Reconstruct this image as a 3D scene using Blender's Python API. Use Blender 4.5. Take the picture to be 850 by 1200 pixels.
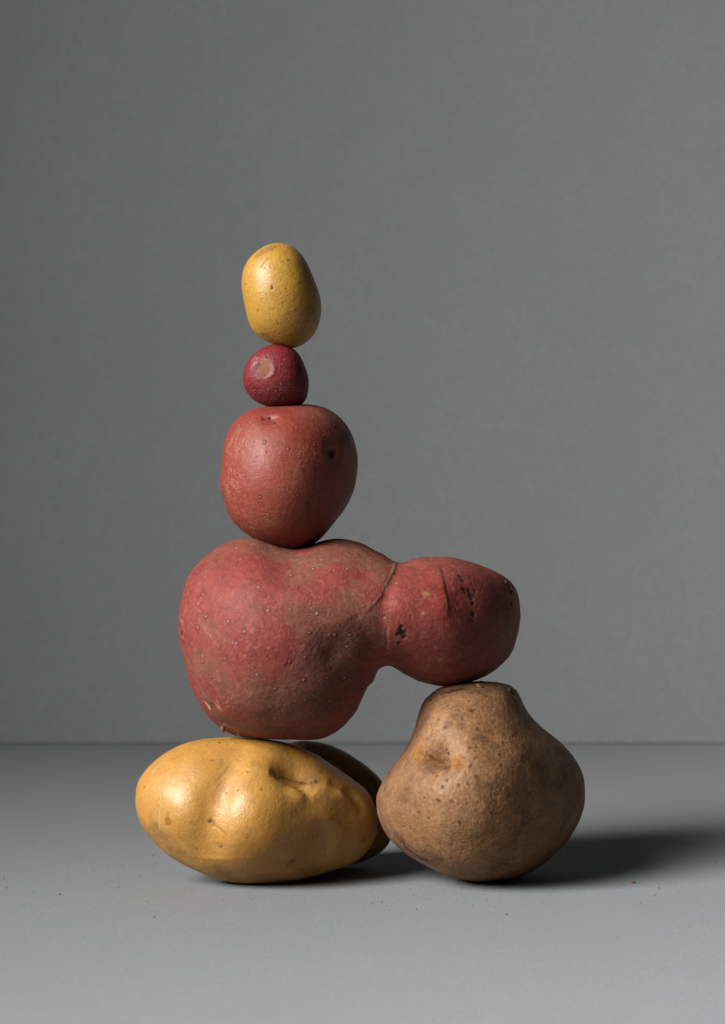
import bpy, bmesh, math, random
import numpy as np
from mathutils import Vector, Matrix

# ---------------------------------------------------------------- scene, camera, light, exposure
sc = bpy.context.scene
for o in list(bpy.data.objects):
    bpy.data.objects.remove(o, do_unlink=True)
COL = sc.collection
rng = np.random.default_rng(11)
random.seed(11)

IW, IH = 850.0, 1200.0          # size of the photograph in pixels
FPX = 2760.0                    # focal length in photograph pixels
HORIZON = 550.0                 # row of the eye level
CAM = np.array([0.0, -1.2, 0.21])

cd = bpy.data.cameras.new('camera')
cam = bpy.data.objects.new('camera', cd); COL.objects.link(cam)
cam.location = CAM.tolist()
cam.rotation_euler = (math.radians(90), 0, 0)
cd.sensor_fit = 'VERTICAL'; cd.sensor_height = 36.0; cd.sensor_width = 36.0
cd.lens = 36.0 * FPX / IH
cd.shift_y = (HORIZON - IH / 2) / IH
cd.clip_start = 0.05; cd.clip_end = 50
cd.dof.use_dof = True
cd.dof.focus_distance = 1.165
cd.dof.aperture_fstop = 11.0
sc.camera = cam

world = bpy.data.worlds.new('World'); sc.world = world
world.use_nodes = True
bg = world.node_tree.nodes['Background']
bg.inputs[0].default_value = (0.9, 0.95, 1.0, 1); bg.inputs[1].default_value = 0.003

def area(name, loc, target, sx, sy, power, col, spread=180):
    ld = bpy.data.lights.new(name, 'AREA'); ld.shape = 'RECTANGLE'
    ld.size = sx; ld.size_y = sy; ld.energy = power; ld.color = col
    ld.spread = math.radians(spread)
    lo = bpy.data.objects.new(name, ld); COL.objects.link(lo)
    lo.location = loc
    lo.rotation_euler = (Vector(target) - Vector(loc)).to_track_quat('-Z', 'Y').to_euler()
    return lo
area('softbox_light', (-1.62, -1.50, 1.50), (0.74, -0.50, 0.19), 1.50, 1.50, 60.0, (1.0, 0.985, 0.955), 60)

sc.view_settings.view_transform = 'Standard'
sc.view_settings.look = 'None'
sc.view_settings.gamma = 1.0
sc.view_settings.use_curve_mapping = False
sc.view_settings.exposure = 0.0

# ---------------------------------------------------------------- small helpers
def tag(o, label=None, cat=None, group=None, kind=None):
    if label: o['label'] = label
    if cat: o['category'] = cat
    if group: o['group'] = group
    if kind: o['kind'] = kind
    return o

class NT:
    """tiny node-tree writer"""
    def __init__(s, name):
        s.m = bpy.data.materials.new(name); s.m.use_nodes = True
        s.t = s.m.node_tree; s.n = s.t.nodes; s.b = s.n['Principled BSDF']
        s.co = s.n.new('ShaderNodeTexCoord').outputs['Object']
    def link(s, a, b): s.t.links.new(a, b)
    def put(s, sock, v):
        if isinstance(v, bpy.types.NodeSocket): s.link(v, sock)
        elif isinstance(v, (tuple, list)): sock.default_value = (*v, 1.0) if len(v) == 3 and len(sock.default_value) == 4 else v
        else: sock.default_value = v
    def noise(s, scale, detail=4, rough=0.55, dist=0.0, co=None):
        x = s.n.new('ShaderNodeTexNoise'); s.link(co or s.co, x.inputs['Vector'])
        x.inputs['Scale'].default_value = scale; x.inputs['Detail'].default_value = detail
        x.inputs['Roughness'].default_value = rough; x.inputs['Distortion'].default_value = dist
        return x.outputs[0]
    def vor(s, scale, feature='F1', out='Distance', co=None, rnd=1.0):
        x = s.n.new('ShaderNodeTexVoronoi'); x.feature = feature
        s.link(co or s.co, x.inputs['Vector']); x.inputs['Scale'].default_value = scale
        x.inputs['Randomness'].default_value = rnd
        return x.outputs[out]
    def warp(s, scale, amount):
        x = s.n.new('ShaderNodeTexNoise'); s.link(s.co, x.inputs['Vector'])
        x.inputs['Scale'].default_value = scale; x.inputs['Detail'].default_value = 3
        a = s.n.new('ShaderNodeVectorMath'); a.operation = 'SUBTRACT'
        s.link(x.outputs[1], a.inputs[0]); a.inputs[1].default_value = (.5, .5, .5)
        b = s.n.new('ShaderNodeVectorMath'); b.operation = 'SCALE'
        s.link(a.outputs[0], b.inputs[0]); b.inputs['Scale'].default_value = amount
        c = s.n.new('ShaderNodeVectorMath'); c.operation = 'ADD'
        s.link(s.co, c.inputs[0]); s.link(b.outputs[0], c.inputs[1])
        return c.outputs[0]
    def stretch(s, sx, sy, sz, rot=(0, 0, 0)):
        x = s.n.new('ShaderNodeMapping'); s.link(s.co, x.inputs[0])
        x.inputs['Scale'].default_value = (sx, sy, sz); x.inputs['Rotation'].default_value = rot
        return x.outputs[0]
    def ramp(s, v, lo, hi, a=0.0, b=1.0):
        x = s.n.new('ShaderNodeMapRange'); x.interpolation_type = 'SMOOTHSTEP'
        s.put(x.inputs[0], v)
        for i, q in enumerate((lo, hi, a, b)): s.put(x.inputs[1 + i], q)
        return x.outputs[0]
    def math(s, op, a, b=0.0):
        x = s.n.new('ShaderNodeMath'); x.operation = op
        s.put(x.inputs[0], a); s.put(x.inputs[1], b); return x.outputs[0]
    def mix(s, f, a, b, mode='MIX'):
        x = s.n.new('ShaderNodeMix'); x.data_type = 'RGBA'; x.blend_type = mode
        s.put(x.inputs[0], f); s.put(x.inputs[6], a); s.put(x.inputs[7], b); return x.outputs[2]
    def attr(s, name):
        x = s.n.new('ShaderNodeAttribute'); x.attribute_name = name; return x.outputs['Fac']
    def bump(s, h, strength, dist, prev=None):
        x = s.n.new('ShaderNodeBump'); s.put(x.inputs['Height'], h)
        x.inputs['Strength'].default_value = strength; x.inputs['Distance'].default_value = dist
        if prev: s.link(prev, x.inputs['Normal'])
        return x.outputs[0]
    def done(s, col, rough, normal=None, spec=0.5, sss=0.0, sss_r=(1, .4, .2), sss_s=0.003):
        b = s.b
        s.put(b.inputs['Base Color'], col); s.put(b.inputs['Roughness'], rough)
        if normal: s.link(normal, b.inputs['Normal'])
        s.put(b.inputs['Specular IOR Level'], spec)
        if sss:
            b.inputs['Subsurface Weight'].default_value = sss
            b.inputs['Subsurface Radius'].default_value = sss_r
            b.inputs['Subsurface Scale'].default_value = sss_s
        return s.m

def hash3(ix, iy, iz, seed):
    h = (ix * 374761393 + iy * 668265263 + iz * 2147483647 + seed * 974634779) & 0xffffffff
    h = ((h ^ (h >> 13)) * 1274126177) & 0xffffffff
    h = ((h ^ (h >> 16)) * 2246822519) & 0xffffffff
    return ((h ^ (h >> 15)) & 0xffffff) / float(0xffffff)
def vnoise(p, scale, seed=0):
    q = p * scale; i = np.floor(q).astype(np.int64); f = q - i
    f = f * f * f * (f * (f * 6 - 15) + 10)
    r = 0
    for dx in (0, 1):
        for dy in (0, 1):
            for dz in (0, 1):
                w = (f[:, 0] if dx else 1 - f[:, 0]) * (f[:, 1] if dy else 1 - f[:, 1]) * (f[:, 2] if dz else 1 - f[:, 2])
                r = r + w * hash3(i[:, 0] + dx, i[:, 1] + dy, i[:, 2] + dz, seed)
    return r
def fbm(p, scale, octv=4, seed=0):
    r = 0; a = 1.0; t = 0
    for k in range(octv):
        r = r + a * vnoise(p + 13.7 * k, scale * 2 ** k, seed + k); t += a; a *= 0.5
    return r / t
def sstep(x, a, b):
    t = np.clip((x - a) / (b - a), 0, 1); return t * t * (3 - 2 * t)

_ico = {}
def ico(level):
    if level not in _ico:
        bm = bmesh.new(); bmesh.ops.create_icosphere(bm, subdivisions=level, radius=1.0)
        me = bpy.data.meshes.new('tmp'); bm.to_mesh(me); bm.free()
        v = np.empty(len(me.vertices) * 3); me.vertices.foreach_get('co', v)
        f = np.empty(len(me.polygons) * 3, dtype=np.int64)
        me.polygons.foreach_get('vertices', f)
        _ico[level] = (v.reshape(-1, 3), f.reshape(-1, 3)); bpy.data.meshes.remove(me)
    return _ico[level]

def ray(px, py):
    d = np.array([(px - IW / 2) / FPX, 1.0, -(py - HORIZON) / FPX]); return d / np.linalg.norm(d)

# ---------------------------------------------------------------- the setting: paper covered table and backdrop
def paper(name, col, seed, blotch):
    t = NT(name)
    big = t.noise(5.0 + seed, 4, 0.6); mid = t.noise(46, 4, 0.6); fine = t.noise(900, 3, 0.7)
    fib = t.noise(420, 4, 0.7, co=t.stretch(0.25, 1.0, 1.0))
    c = t.mix(t.ramp(big, 0.3, 0.7), tuple(x * 0.95 for x in col), tuple(x * 1.04 for x in col))
    blot = t.noise(190, 5, 0.65)
    c = t.mix(t.ramp(mid, 0.35, 0.68, 0, 0.4), c, (col[0] * 0.92, col[1] * 0.945, col[2] * 0.975))
    c = t.mix(t.ramp(blot, 0.38, 0.66, 0, 0.8), c, tuple(x * blotch for x in col))
    c = t.mix(t.ramp(fine, 0.3, 0.75, 0, 0.6), c, tuple(x * 0.70 for x in col))
    c = t.mix(t.ramp(fib, 0.56, 0.78, 0, 0.10), c, tuple(x * 0.78 for x in col))
    spk = t.noise(380, 4, 0.75)
    c = t.mix(t.ramp(spk, 0.47, 0.66, 0, 0.5), c, tuple(x * 0.84 for x in col))
    nrm = t.bump(fine, 0.35, 0.0006)
    nrm = t.bump(mid, 0.12, 0.002, nrm)
    return t.done(c, 0.78, nrm, spec=0.3)

def sheet(name, size, loc, mat, bev=0.002):
    bm = bmesh.new(); bmesh.ops.create_cube(bm, size=1.0)
    for v in bm.verts: v.co = Vector((v.co.x * size[0], v.co.y * size[1], v.co.z * size[2]))
    bmesh.ops.bevel(bm, geom=list(bm.edges), offset=bev, segments=3, profile=0.5, affect='EDGES')
    me = bpy.data.meshes.new(name); bm.to_mesh(me); bm.free()
    for p in me.polygons: p.use_smooth = False
    o = bpy.data.objects.new(name, me); COL.objects.link(o); o.location = loc
    me.materials.append(mat); return o

BACK = 0.60
tag(sheet('table', (3.0, BACK + 0.12 + 1.05, 0.03), (0, (BACK + 0.12 - 1.05) / 2, -0.015), paper('grey_table_paper', (0.180, 0.1875, 0.1950), 0, 0.95), 0.008), kind='structure')
tag(sheet('backdrop', (3.0, 0.012, 1.9), (0, BACK + 0.006, 0.9506), paper('grey_backdrop_paper', (0.190, 0.1995, 0.2015), 2, 0.84), 0.0005), kind='structure')

# ---------------------------------------------------------------- potato builder
ATTR = ('dark', 'tan', 'patch', 'crack', 'dirt')

def closed_spline(P, per=6):
    P = np.asarray(P, float); out = []
    n = len(P)
    for i in range(n):
        a, b, c, d = P[i - 1], P[i], P[(i + 1) % n], P[(i + 2) % n]
        for k in range(per):
            t = k / per
            out.append(0.5 * ((2 * b) + (c - a) * t + (2 * a - 5 * b + 4 * c - d) * t * t + (3 * b - a - 3 * c + d) * t ** 3))
    return np.array(out)

class Potato:
    """A closed potato body: its outline is inflated to a rounded solid (Poisson inflation,
    solved with point sources outside the outline), then dented, folded and pitted."""
    def __init__(s, outline, centre, L, depth, level=8, src=90, off=0.16, lump=0.0, seed=0, rest=False):
        s.seed = seed
        s.d0 = ray(*centre)
        s.right = np.cross(s.d0, [0, 0, 1.0]); s.right /= np.linalg.norm(s.right)
        s.up = np.cross(s.right, s.d0)
        s.L = L
        B = np.array([s.plane(x, y) for x, y in closed_spline(outline)])
        R = np.abs(B).max()
        B /= R; s.R = R
        # even spacing along the outline
        seg = np.linalg.norm(np.roll(B, -1, 0) - B, axis=1); cum = np.concatenate([[0], np.cumsum(seg)])
        tt = np.linspace(0, cum[-1], 361)[:-1]; BB = np.vstack([B, B[:1]])
        B = np.stack([np.interp(tt, cum, BB[:, 0]), np.interp(tt, cum, BB[:, 1])], 1)
        Bs = (np.roll(B, 1, 0) + 2 * B + np.roll(B, -1, 0)) / 4
        T = np.roll(Bs, -4, 0) - np.roll(Bs, 4, 0); T /= np.linalg.norm(T, axis=1)[:, None]
        area2 = np.sum(Bs[:, 0] * np.roll(Bs[:, 1], -1) - Bs[:, 1] * np.roll(Bs[:, 0], -1))
        N = np.stack([T[:, 1], -T[:, 0]], 1) * (1 if area2 > 0 else -1)
        idx = np.linspace(0, 360, src, endpoint=False).astype(int)
        S = Bs[idx] + N[idx] * off
        A = np.concatenate([np.log(np.linalg.norm(Bs[:, None] - S[None], axis=2)), np.ones((len(Bs), 1))], 1)
        rhs = (Bs ** 2).sum(1)
        lam = 1e-4
        q = np.linalg.solve(A.T @ A + lam * lam * np.eye(A.shape[1]) * len(Bs), A.T @ rhs)
        def u(p):
            r = -(p ** 2).sum(1) + q[-1]
            for j in range(src):
                d = p - S[j]; r = r + 0.5 * q[j] * np.log((d ** 2).sum(1) + 1e-12)
            return r
        dirs, F = ico(level)
        hx, hz, hy = dirs[:, 0], dirs[:, 2], dirs[:, 1]
        # table of u along rays, then refine
        NA, NR = 720, 260
        al = np.linspace(-np.pi, np.pi, NA + 1); rr = np.linspace(0, 1.55, NR)
        g = np.stack([np.outer(np.cos(al), rr).ravel(), np.outer(np.sin(al), rr).ravel()], 1)
        tab = u(g).reshape(NA + 1, NR)
        neg = np.cumsum(tab < 0, axis=1) > 0              # after the first crossing stay outside
        first = np.argmax(neg, axis=1); first[~neg.any(1)] = NR - 1
        for i in range(NA + 1):
            k = first[i]
            if 0 < k < NR:
                slope = tab[i, k] - tab[i, k - 1] if k > 0 else -0.02
                tab[i, k:] = tab[i, k - 1] + slope * np.arange(1, NR - k + 1)
        alpha = np.arctan2(hz, hx); cb = np.sqrt(hx ** 2 + hz ** 2)
        fa = (alpha + np.pi) / (2 * np.pi) * NA; ia = np.clip(fa.astype(int), 0, NA - 1); fa = fa - ia
        def look(rho):
            x = np.clip(rho * cb / 1.55 * (NR - 1), 0, NR - 1.001); ir = x.astype(int); fr = x - ir
            return (tab[ia, ir] * (1 - fa) + tab[ia + 1, ir] * fa) * (1 - fr) + (tab[ia, ir + 1] * (1 - fa) + tab[ia + 1, ir + 1] * fa) * fr
        k2 = depth ** 2
        lo = np.zeros(len(dirs)); hi = np.full(len(dirs), 2.0)
        for it in range(26):
            m = (lo + hi) / 2; ok = k2 * look(m) - (m * hy) ** 2 > 0
            lo = np.where(ok, m, lo); hi = np.where(ok, hi, m)
        rho = (lo + hi) / 2
        h2 = np.stack([hx, hz], 1)
        for it in range(2):
            e = 1e-3
            f0 = k2 * u(h2 * rho[:, None]) - (rho * hy) ** 2
            f1 = k2 * u(h2 * (rho + e)[:, None]) - ((rho + e) * hy) ** 2
            g1 = (f1 - f0) / e
            st = np.where(g1 < -0.05, -f0 / np.minimum(g1, -0.05), 0)
            rho = rho + np.clip(st, -0.01, 0.01)
        V = dirs * rho[:, None] * R                        # local x right, y away, z up
        s.F = F; s.N = None
        # light relaxation
        s.V = V
        s.smooth(2)
        s.at = {a: np.zeros(len(V)) for a in ATTR}
        if lump: s.push((fbm(s.V, 22, 3, seed) - 0.5) * lump * (1 - 0.6 * s.edge()))
    # pixel -> local plane coordinates (metres)
    def plane(s, px, py):
        r = ray(px, py); t = s.L / r.dot(s.d0)
        return np.array([r.dot(s.right) * t, r.dot(s.up) * t])
    def smooth(s, n):
        F = s.F; V = s.V
        e = np.concatenate([F[:, [0, 1]], F[:, [1, 2]], F[:, [2, 0]]])
        cnt = np.bincount(e[:, 0], minlength=len(V)).astype(float)
        for _ in range(n):
            acc = np.stack([np.bincount(e[:, 0], weights=V[e[:, 1], k], minlength=len(V)) for k in range(3)], 1)
            V = 0.5 * V + 0.5 * acc / cnt[:, None]
        s.V = V
    def normals(s):
        if s.N is None:
            a, b, c = (s.V[s.F[:, k]] for k in range(3))
            n = np.cross(b - a, c - a); out = np.zeros_like(s.V)
            for j in range(3):
                out[:, j] = np.bincount(s.F.ravel(), weights=np.repeat(n[:, j], 3), minlength=len(s.V))
            s.N = out / np.maximum(np.linalg.norm(out, axis=1), 1e-15)[:, None]
        return s.N
    def edge(s):                                           # 1 on the outline, 0 facing the eye
        n = s.normals(); return np.clip(1 - np.abs(n[:, 1]) * 2.0, 0, 1)
    def push(s, amount, m=None, stale=False):
        n = s.normals()
        if m is None: s.V = s.V + n * amount[:, None]
        else: s.V[m] += n[m] * amount[:, None]
        if not stale: s.N = None
    def point(s, px, py):
        q = s.plane(px, py)
        m = np.where((np.abs(s.V[:, 0] - q[0]) < 0.004) & (np.abs(s.V[:, 2] - q[1]) < 0.004) & (s.V[:, 1] < 0.01))[0]
        if len(m) < 4: m = np.arange(len(s.V))
        d = np.hypot(s.V[m, 0] - q[0], s.V[m, 2] - q[1])
        i = np.where(d < max(0.0022, d.min() * 1.5))[0]
        return s.V[m[i[np.argmin(s.V[m[i], 1] + 2 * d[i])]]]
    def about(s, c, lim):
        return np.where((np.abs(s.V[:, 0] - c[0]) < lim) & (np.abs(s.V[:, 2] - c[2]) < lim) & (np.abs(s.V[:, 1] - c[1]) < lim))[0]
    def dist(s, px, py, r, k=3.0):
        """vertices near a place on the skin and their distance in units of r pixels"""
        c = s.point(px, py); r = r * s.px(); m = s.about(c, r * k)
        return m, np.linalg.norm(s.V[m] - c, axis=1) / r
    def line(s, pts, r, k=3.0, dense=4):
        """vertices near a stroke, distance in pixels, signed side (positive on its right, seen from the eye), fraction along"""
        P = np.array(pts, float); Q = []
        n = len(P)
        for i in range(n - 1):
            a = P[max(i - 1, 0)]; b = P[i]; c = P[i + 1]; d = P[min(i + 2, n - 1)]
            for j in range(dense):
                t = j / dense
                Q.append(0.5 * ((2 * b) + (c - a) * t + (2 * a - 5 * b + 4 * c - d) * t * t + (3 * b - a - 3 * c + d) * t ** 3))
        Q.append(P[-1]); Q = np.array([s.point(*q) for q in Q])
        lim = r * s.px() * k; lo = Q.min(0) - lim; hi = Q.max(0) + lim
        m = np.where(((s.V > lo) & (s.V < hi)).all(1))[0]; V = s.V[m]
        best = np.full(len(V), 1e9); side = np.zeros(len(V)); frac = np.zeros(len(V))
        for i in range(len(Q) - 1):
            a, b = Q[i], Q[i + 1]; ab = b - a; l2 = ab.dot(ab) + 1e-15
            t = np.clip(((V - a) @ ab) / l2, 0, 1)
            e = V - (a + t[:, None] * ab); d = np.linalg.norm(e, axis=1)
            w = d < best
            best = np.where(w, d, best)
            side = np.where(w, np.sign(e[:, 0] * ab[2] - e[:, 2] * ab[0]), side); frac = np.where(w, (i + t) / (len(Q) - 1), frac)
        return m, best / s.px(), side, frac
    # features; radii in photograph pixels, heights in millimetres
    def px(s): return s.L / FPX
    def dent(s, x, y, r, mm, p=2.0):
        m, d = s.dist(x, y, r); s.push(-mm * 1e-3 * np.exp(-d ** p), m)
    def groove(s, pts, r, mm, taper=True):
        m, d, sd, fr = s.line(pts, r); w = np.exp(-(d / r) ** 2)
        if taper: w = w * np.sin(np.pi * np.clip(fr, 0.0, 1.0)) ** 0.8
        s.push(-mm * 1e-3 * w, m)
    def step(s, pts, r, mm, edge=0.8):                     # skin standing proud on the left of the stroke
        m, d, sd, fr = s.line(pts, r); d = d * -sd
        w = np.exp(-(np.maximum(d, 0) / r) ** 2) * sstep(d, -edge, edge)
        w = w * np.clip(np.sin(np.pi * np.clip(fr, 0.0, 1.0)) * 1.8, 0, 1)
        s.push(mm * 1e-3 * w, m)
    def turn(s, x0, w, k):
        """let the side right of pixel column x0 fall back from the eye by slope k, eased over w pixels"""
        a = s.plane(x0, HORIZON)[0]; w = w * s.px(); t = s.V[:, 0] - a
        d = k * 0.5 * (t + np.sqrt(t * t + w * w)); s.V[:, 1] += d; s.N = None
        s.V[:, [0, 2]] *= (1 + d / s.L)[:, None]
    def mark(s, m, name, v): s.at[name][m] = np.maximum(s.at[name][m], v)
    def spot(s, x, y, r, name, amount=1.0, soft=0.5, rag=0.0):
        m, d = s.dist(x, y, r, 2.6)
        if rag: d = d + (fbm(s.V[m], 500, 3, s.seed + int(x) % 17) - 0.5) * 2 * rag
        s.mark(m, name, amount * (1 - sstep(d, 1 - soft, 1 + soft * 0.5)))
    def stroke(s, pts, r, name, amount=1.0, rag=0.0):
        m, d, sd, fr = s.line(pts, r, 3.2); d = d / r
        if rag: d = d + (fbm(s.V[m], 600 if r < 6 else 200, 3, s.seed + 3) - 0.5) * 2 * rag
        s.mark(m, name, amount * (1 - sstep(d, 0.5, 1.3)))
    def lenticel(s, x, y, r=1.6, mm=0.22, tan=0.9, ring=0.55):
        m, d = s.dist(x, y, r, 4)
        s.push(mm * 1e-3 * (np.exp(-d ** 2) - 0.35 * np.exp(-((d - 1.7) / 0.5) ** 2)), m, True)
        s.mark(m, 'tan', tan * np.exp(-(d / 0.75) ** 2))
        s.mark(m, 'dark', ring * np.exp(-((d - 1.5) / 0.55) ** 2))
    def pit(s, x, y, r=1.5, mm=0.5, dark=1.0):
        m, d = s.dist(x, y, r, 3)
        d = d + (fbm(s.V[m], 700, 2, 5) - 0.5) * 0.7
        s.push(-mm * 1e-3 * np.exp(-np.maximum(d, 0) ** 3), m, True); s.mark(m, 'dark', dark * (1 - sstep(d, 0.6, 1.4)))
    def scatter(s, n, r, mm, tan, ring, where=None, seed=0):
        """many tiny lenticels spread over the whole skin, back included"""
        g = np.random.default_rng(seed); P = s.V[g.choice(len(s.V), n * 4, replace=False)]
        if where is not None: P = P[where(P)]
        o = np.argsort(s.V[:, 0]); xs = s.V[o, 0]; h = np.zeros(len(s.V))
        for c in P[:n]:
            k = r * s.px() * g.uniform(0.6, 1.35); a = g.uniform(0.4, 1.0)
            m = o[np.searchsorted(xs, c[0] - 3 * k):np.searchsorted(xs, c[0] + 3 * k)]
            d = np.linalg.norm(s.V[m] - c, axis=1) / k; w = d < 4; m = m[w]; d = d[w]
            h[m] += mm * 1e-3 * a * np.exp(-d ** 2)
            s.mark(m, 'tan', tan * a * np.exp(-(d / 0.8) ** 2))
            s.mark(m, 'dark', ring * a * np.exp(-((d - 1.5) / 0.6) ** 2))
        s.push(h)
    def grain(s, scale, mm, octv=3):
        s.push((fbm(s.V, scale, octv, s.seed + 40) - 0.5) * 2 * mm * 1e-3)
    def world(s, P=None, L=None):
        P = s.V if P is None else P; k = 1.0 if L is None else L / s.L
        M = np.stack([s.right, s.d0, s.up], 1)
        return (CAM + (s.d0 * s.L) * k) + (P * k) @ M.T
    def seat(s):
        """rest the potato on the table: slide it along its line of sight until its lowest point is at table height"""
        z = s.world()[:, 2].min() - CAM[2]
        k = -CAM[2] / z
        s.V = s.V * k; s.L = s.L * k; s.N = None
    def build(s, name, mat, label, cat, group=None):
        W = s.world(); c = W.mean(0); base = np.array([c[0], c[1], W[:, 2].min()])
        me = bpy.data.meshes.new(name)
        L = W - base
        me.vertices.add(len(L)); me.vertices.foreach_set('co', L.astype(np.float32).ravel())
        nf = len(s.F); me.loops.add(nf * 3); me.loops.foreach_set('vertex_index', s.F.astype(np.int32).ravel())
        me.polygons.add(nf); me.polygons.foreach_set('loop_start', np.arange(0, nf * 3, 3, dtype=np.int32))
        me.polygons.foreach_set('use_smooth', np.ones(nf, dtype=bool))
        me.update(calc_edges=True)
        for a in ATTR:
            x = me.attributes.new(a, 'FLOAT', 'POINT'); x.data.foreach_set('value', np.clip(s.at[a], 0, 1).astype(np.float32))
        me.materials.append(mat)
        o = bpy.data.objects.new(name, me); COL.objects.link(o); o.location = base.tolist()
        s.base = base; s.obj = o
        return tag(o, label, cat, group)
    def where(s, x, y):                                    # world point and normal of a place on the skin
        q = s.point(x, y); i = np.argmin(((s.V - q) ** 2).sum(1))
        n = s.normals()[i]; M = np.stack([s.right, s.d0, s.up], 1)
        return s.world(s.V[i:i + 1])[0], M @ n

def z3(ox, oy, k, pts): return [(ox + x / k, oy + y / k) for x, y in pts]

# ---------------------------------------------------------------- potato skins
SKIN = 0.52                                             # overall depth of the skin colours
def skin(name, c1, c2, c3, dark, tan, patch, dirt, s1=28, s2=9, rough=(0.42, 0.6), fine=0.25, peel=0.3, peel_scale=420,
         speck=None, crack=None, sss=0.10, spec=0.45, fuzz=0.0, rosy=None, scurf=None, peel_d=0.0009):
    K = SKIN
    c1, c2, c3, dark, tan, patch, dirt = (tuple(x * K for x in q) for q in (c1, c2, c3, dark, tan, patch, dirt))
    t = NT(name)
    w = t.warp(60, 0.012)
    n1 = t.noise(s1, 6, 0.62, co=w); n2 = t.noise(s2, 4, 0.55); n3 = t.noise(650, 4, 0.7); n4 = t.noise(150, 5, 0.65, co=w)
    c = t.mix(t.ramp(n1, 0.36, 0.64), c1, c2)
    c = t.mix(t.ramp(n2, 0.45, 0.68, 0, 0.8), c, c3)
    if rosy: c = t.mix(t.math('MULTIPLY', t.attr('crack'), t.ramp(n4, 0.3, 0.6, 0.5, 1.0)), c, tuple(x * K for x in rosy))
    c = t.mix(t.attr('patch'), c, patch)
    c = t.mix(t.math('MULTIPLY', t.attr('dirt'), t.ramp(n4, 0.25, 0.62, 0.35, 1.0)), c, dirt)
    c = t.mix(t.ramp(n4, 0.40, 0.70, 0, fine * 1.3), c, tuple(x * 0.62 for x in c2))
    c = t.mix(t.ramp(n3, 0.42, 0.72, 0, fine), c, tuple(x * 0.5 for x in dirt))
    c = t.mix(t.ramp(n3, 0.50, 0.28, 0, fine * 0.8), c, tuple(min(x * 1.35, 0.9) for x in c1))
    if scurf:
        f1 = t.noise(330, 6, 0.72, co=t.warp(120, 0.004))
        c = t.mix(t.math('MULTIPLY', t.ramp(f1, 0.53, 0.60), t.ramp(t.noise(55, 3, 0.6), 0.38, 0.62, 0.25 * scurf[1], scurf[1])), c, tuple(x * K for x in scurf[0]))
        c = t.mix(t.ramp(f1, 0.45, 0.36, 0, 0.35), c, dirt)
    if speck:
        sc_, size, col, amt = speck; col = tuple(x * K for x in col)
        v = t.vor(sc_); vc = t.vor(sc_, out='Color')
        lim = t.ramp(vc, 0.45, 1.0, 0.0, size)
        m = t.ramp(t.math('SUBTRACT', v, lim), 0.0, 0.07, amt, 0.0)
        m = t.math('MULTIPLY', m, t.ramp(vc, 0.45, 0.5))
        c = t.mix(m, c, col)
    if crack:
        sc_, col, amt = crack; col = tuple(x * K for x in col)
        cw = t.warp(240, 0.0030)
        e = t.vor(sc_, 'DISTANCE_TO_EDGE', co=cw); e2 = t.vor(sc_ * 1.7, 'DISTANCE_TO_EDGE', co=cw)
        m = t.math('MAXIMUM', t.ramp(e, 0.01, 0.058, 1, 0), t.ramp(e2, 0.005, 0.05, 0.35, 0))
        brk = t.ramp(t.noise(150, 3, 0.6), 0.32, 0.54)
        m = t.math('MULTIPLY', t.math('MULTIPLY', m, brk), t.math('MULTIPLY', t.attr('crack'), amt))
        c = t.mix(m, c, col)
    c = t.mix(t.attr('tan'), c, tan)
    c = t.mix(t.attr('dark'), c, dark)
    r = t.ramp(n1, 0.3, 0.7, rough[0], rough[1])
    if rosy: r = t.math('SUBTRACT', r, t.math('MULTIPLY', t.attr('crack'), 0.16))
    r = t.math('ADD', r, t.math('MULTIPLY', t.attr('dirt'), 0.2))
    r = t.math('ADD', r, t.math('MULTIPLY', t.attr('dark'), 0.2))
    r = t.math('ADD', r, t.math('MULTIPLY', t.attr('patch'), 0.3))
    nrm = t.bump(t.noise(peel_scale, 2, 0.5, co=w), peel, peel_d)
    nrm = t.bump(n3, 0.35, 0.0005, nrm)
    if crack: nrm = t.bump(m, 0.35, 0.0004, nrm)
    if fuzz:
        nrm = t.bump(t.noise(1500, 2, 0.6), fuzz, 0.0004, nrm)
    return t.done(c, r, nrm, spec=spec, sss=sss)

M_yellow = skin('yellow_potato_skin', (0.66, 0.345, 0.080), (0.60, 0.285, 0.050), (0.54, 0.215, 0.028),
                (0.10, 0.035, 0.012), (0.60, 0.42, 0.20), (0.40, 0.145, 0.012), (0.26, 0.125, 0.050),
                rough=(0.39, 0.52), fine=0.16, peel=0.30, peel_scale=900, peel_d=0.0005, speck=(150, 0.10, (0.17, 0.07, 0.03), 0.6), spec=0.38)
M_baby = skin('waxy_yellow_potato_skin', (0.58, 0.315, 0.050), (0.53, 0.255, 0.032), (0.48, 0.185, 0.016),
              (0.10, 0.035, 0.025), (0.58, 0.42, 0.16), (0.30, 0.12, 0.02), (0.25, 0.11, 0.03),
              rough=(0.40, 0.52), fine=0.20, peel=0.32, peel_scale=900, peel_d=0.0005, speck=(260, 0.12, (0.20, 0.09, 0.03), 0.55), spec=0.42)
M_small = skin('crimson_potato_skin', (0.24, 0.024, 0.030), (0.17, 0.014, 0.019), (0.25, 0.038, 0.042),
               (0.035, 0.008, 0.012), (0.36, 0.16, 0.11), (0.25, 0.11, 0.035), (0.13, 0.035, 0.030),
               s1=45, rough=(0.45, 0.60), fine=0.30, peel=0.35, peel_scale=450, spec=0.26)
M_mid = skin('rose_red_potato_skin', (0.32, 0.052, 0.034), (0.275, 0.038, 0.024), (0.31, 0.070, 0.030),
             (0.040, 0.010, 0.008), (0.34, 0.17, 0.09), (0.30, 0.11, 0.05), (0.19, 0.075, 0.045),
             rough=(0.48, 0.62), fine=0.26, peel=0.26, peel_scale=380, crack=(380, (0.50, 0.24, 0.12), 0.8), spec=0.34)
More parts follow.
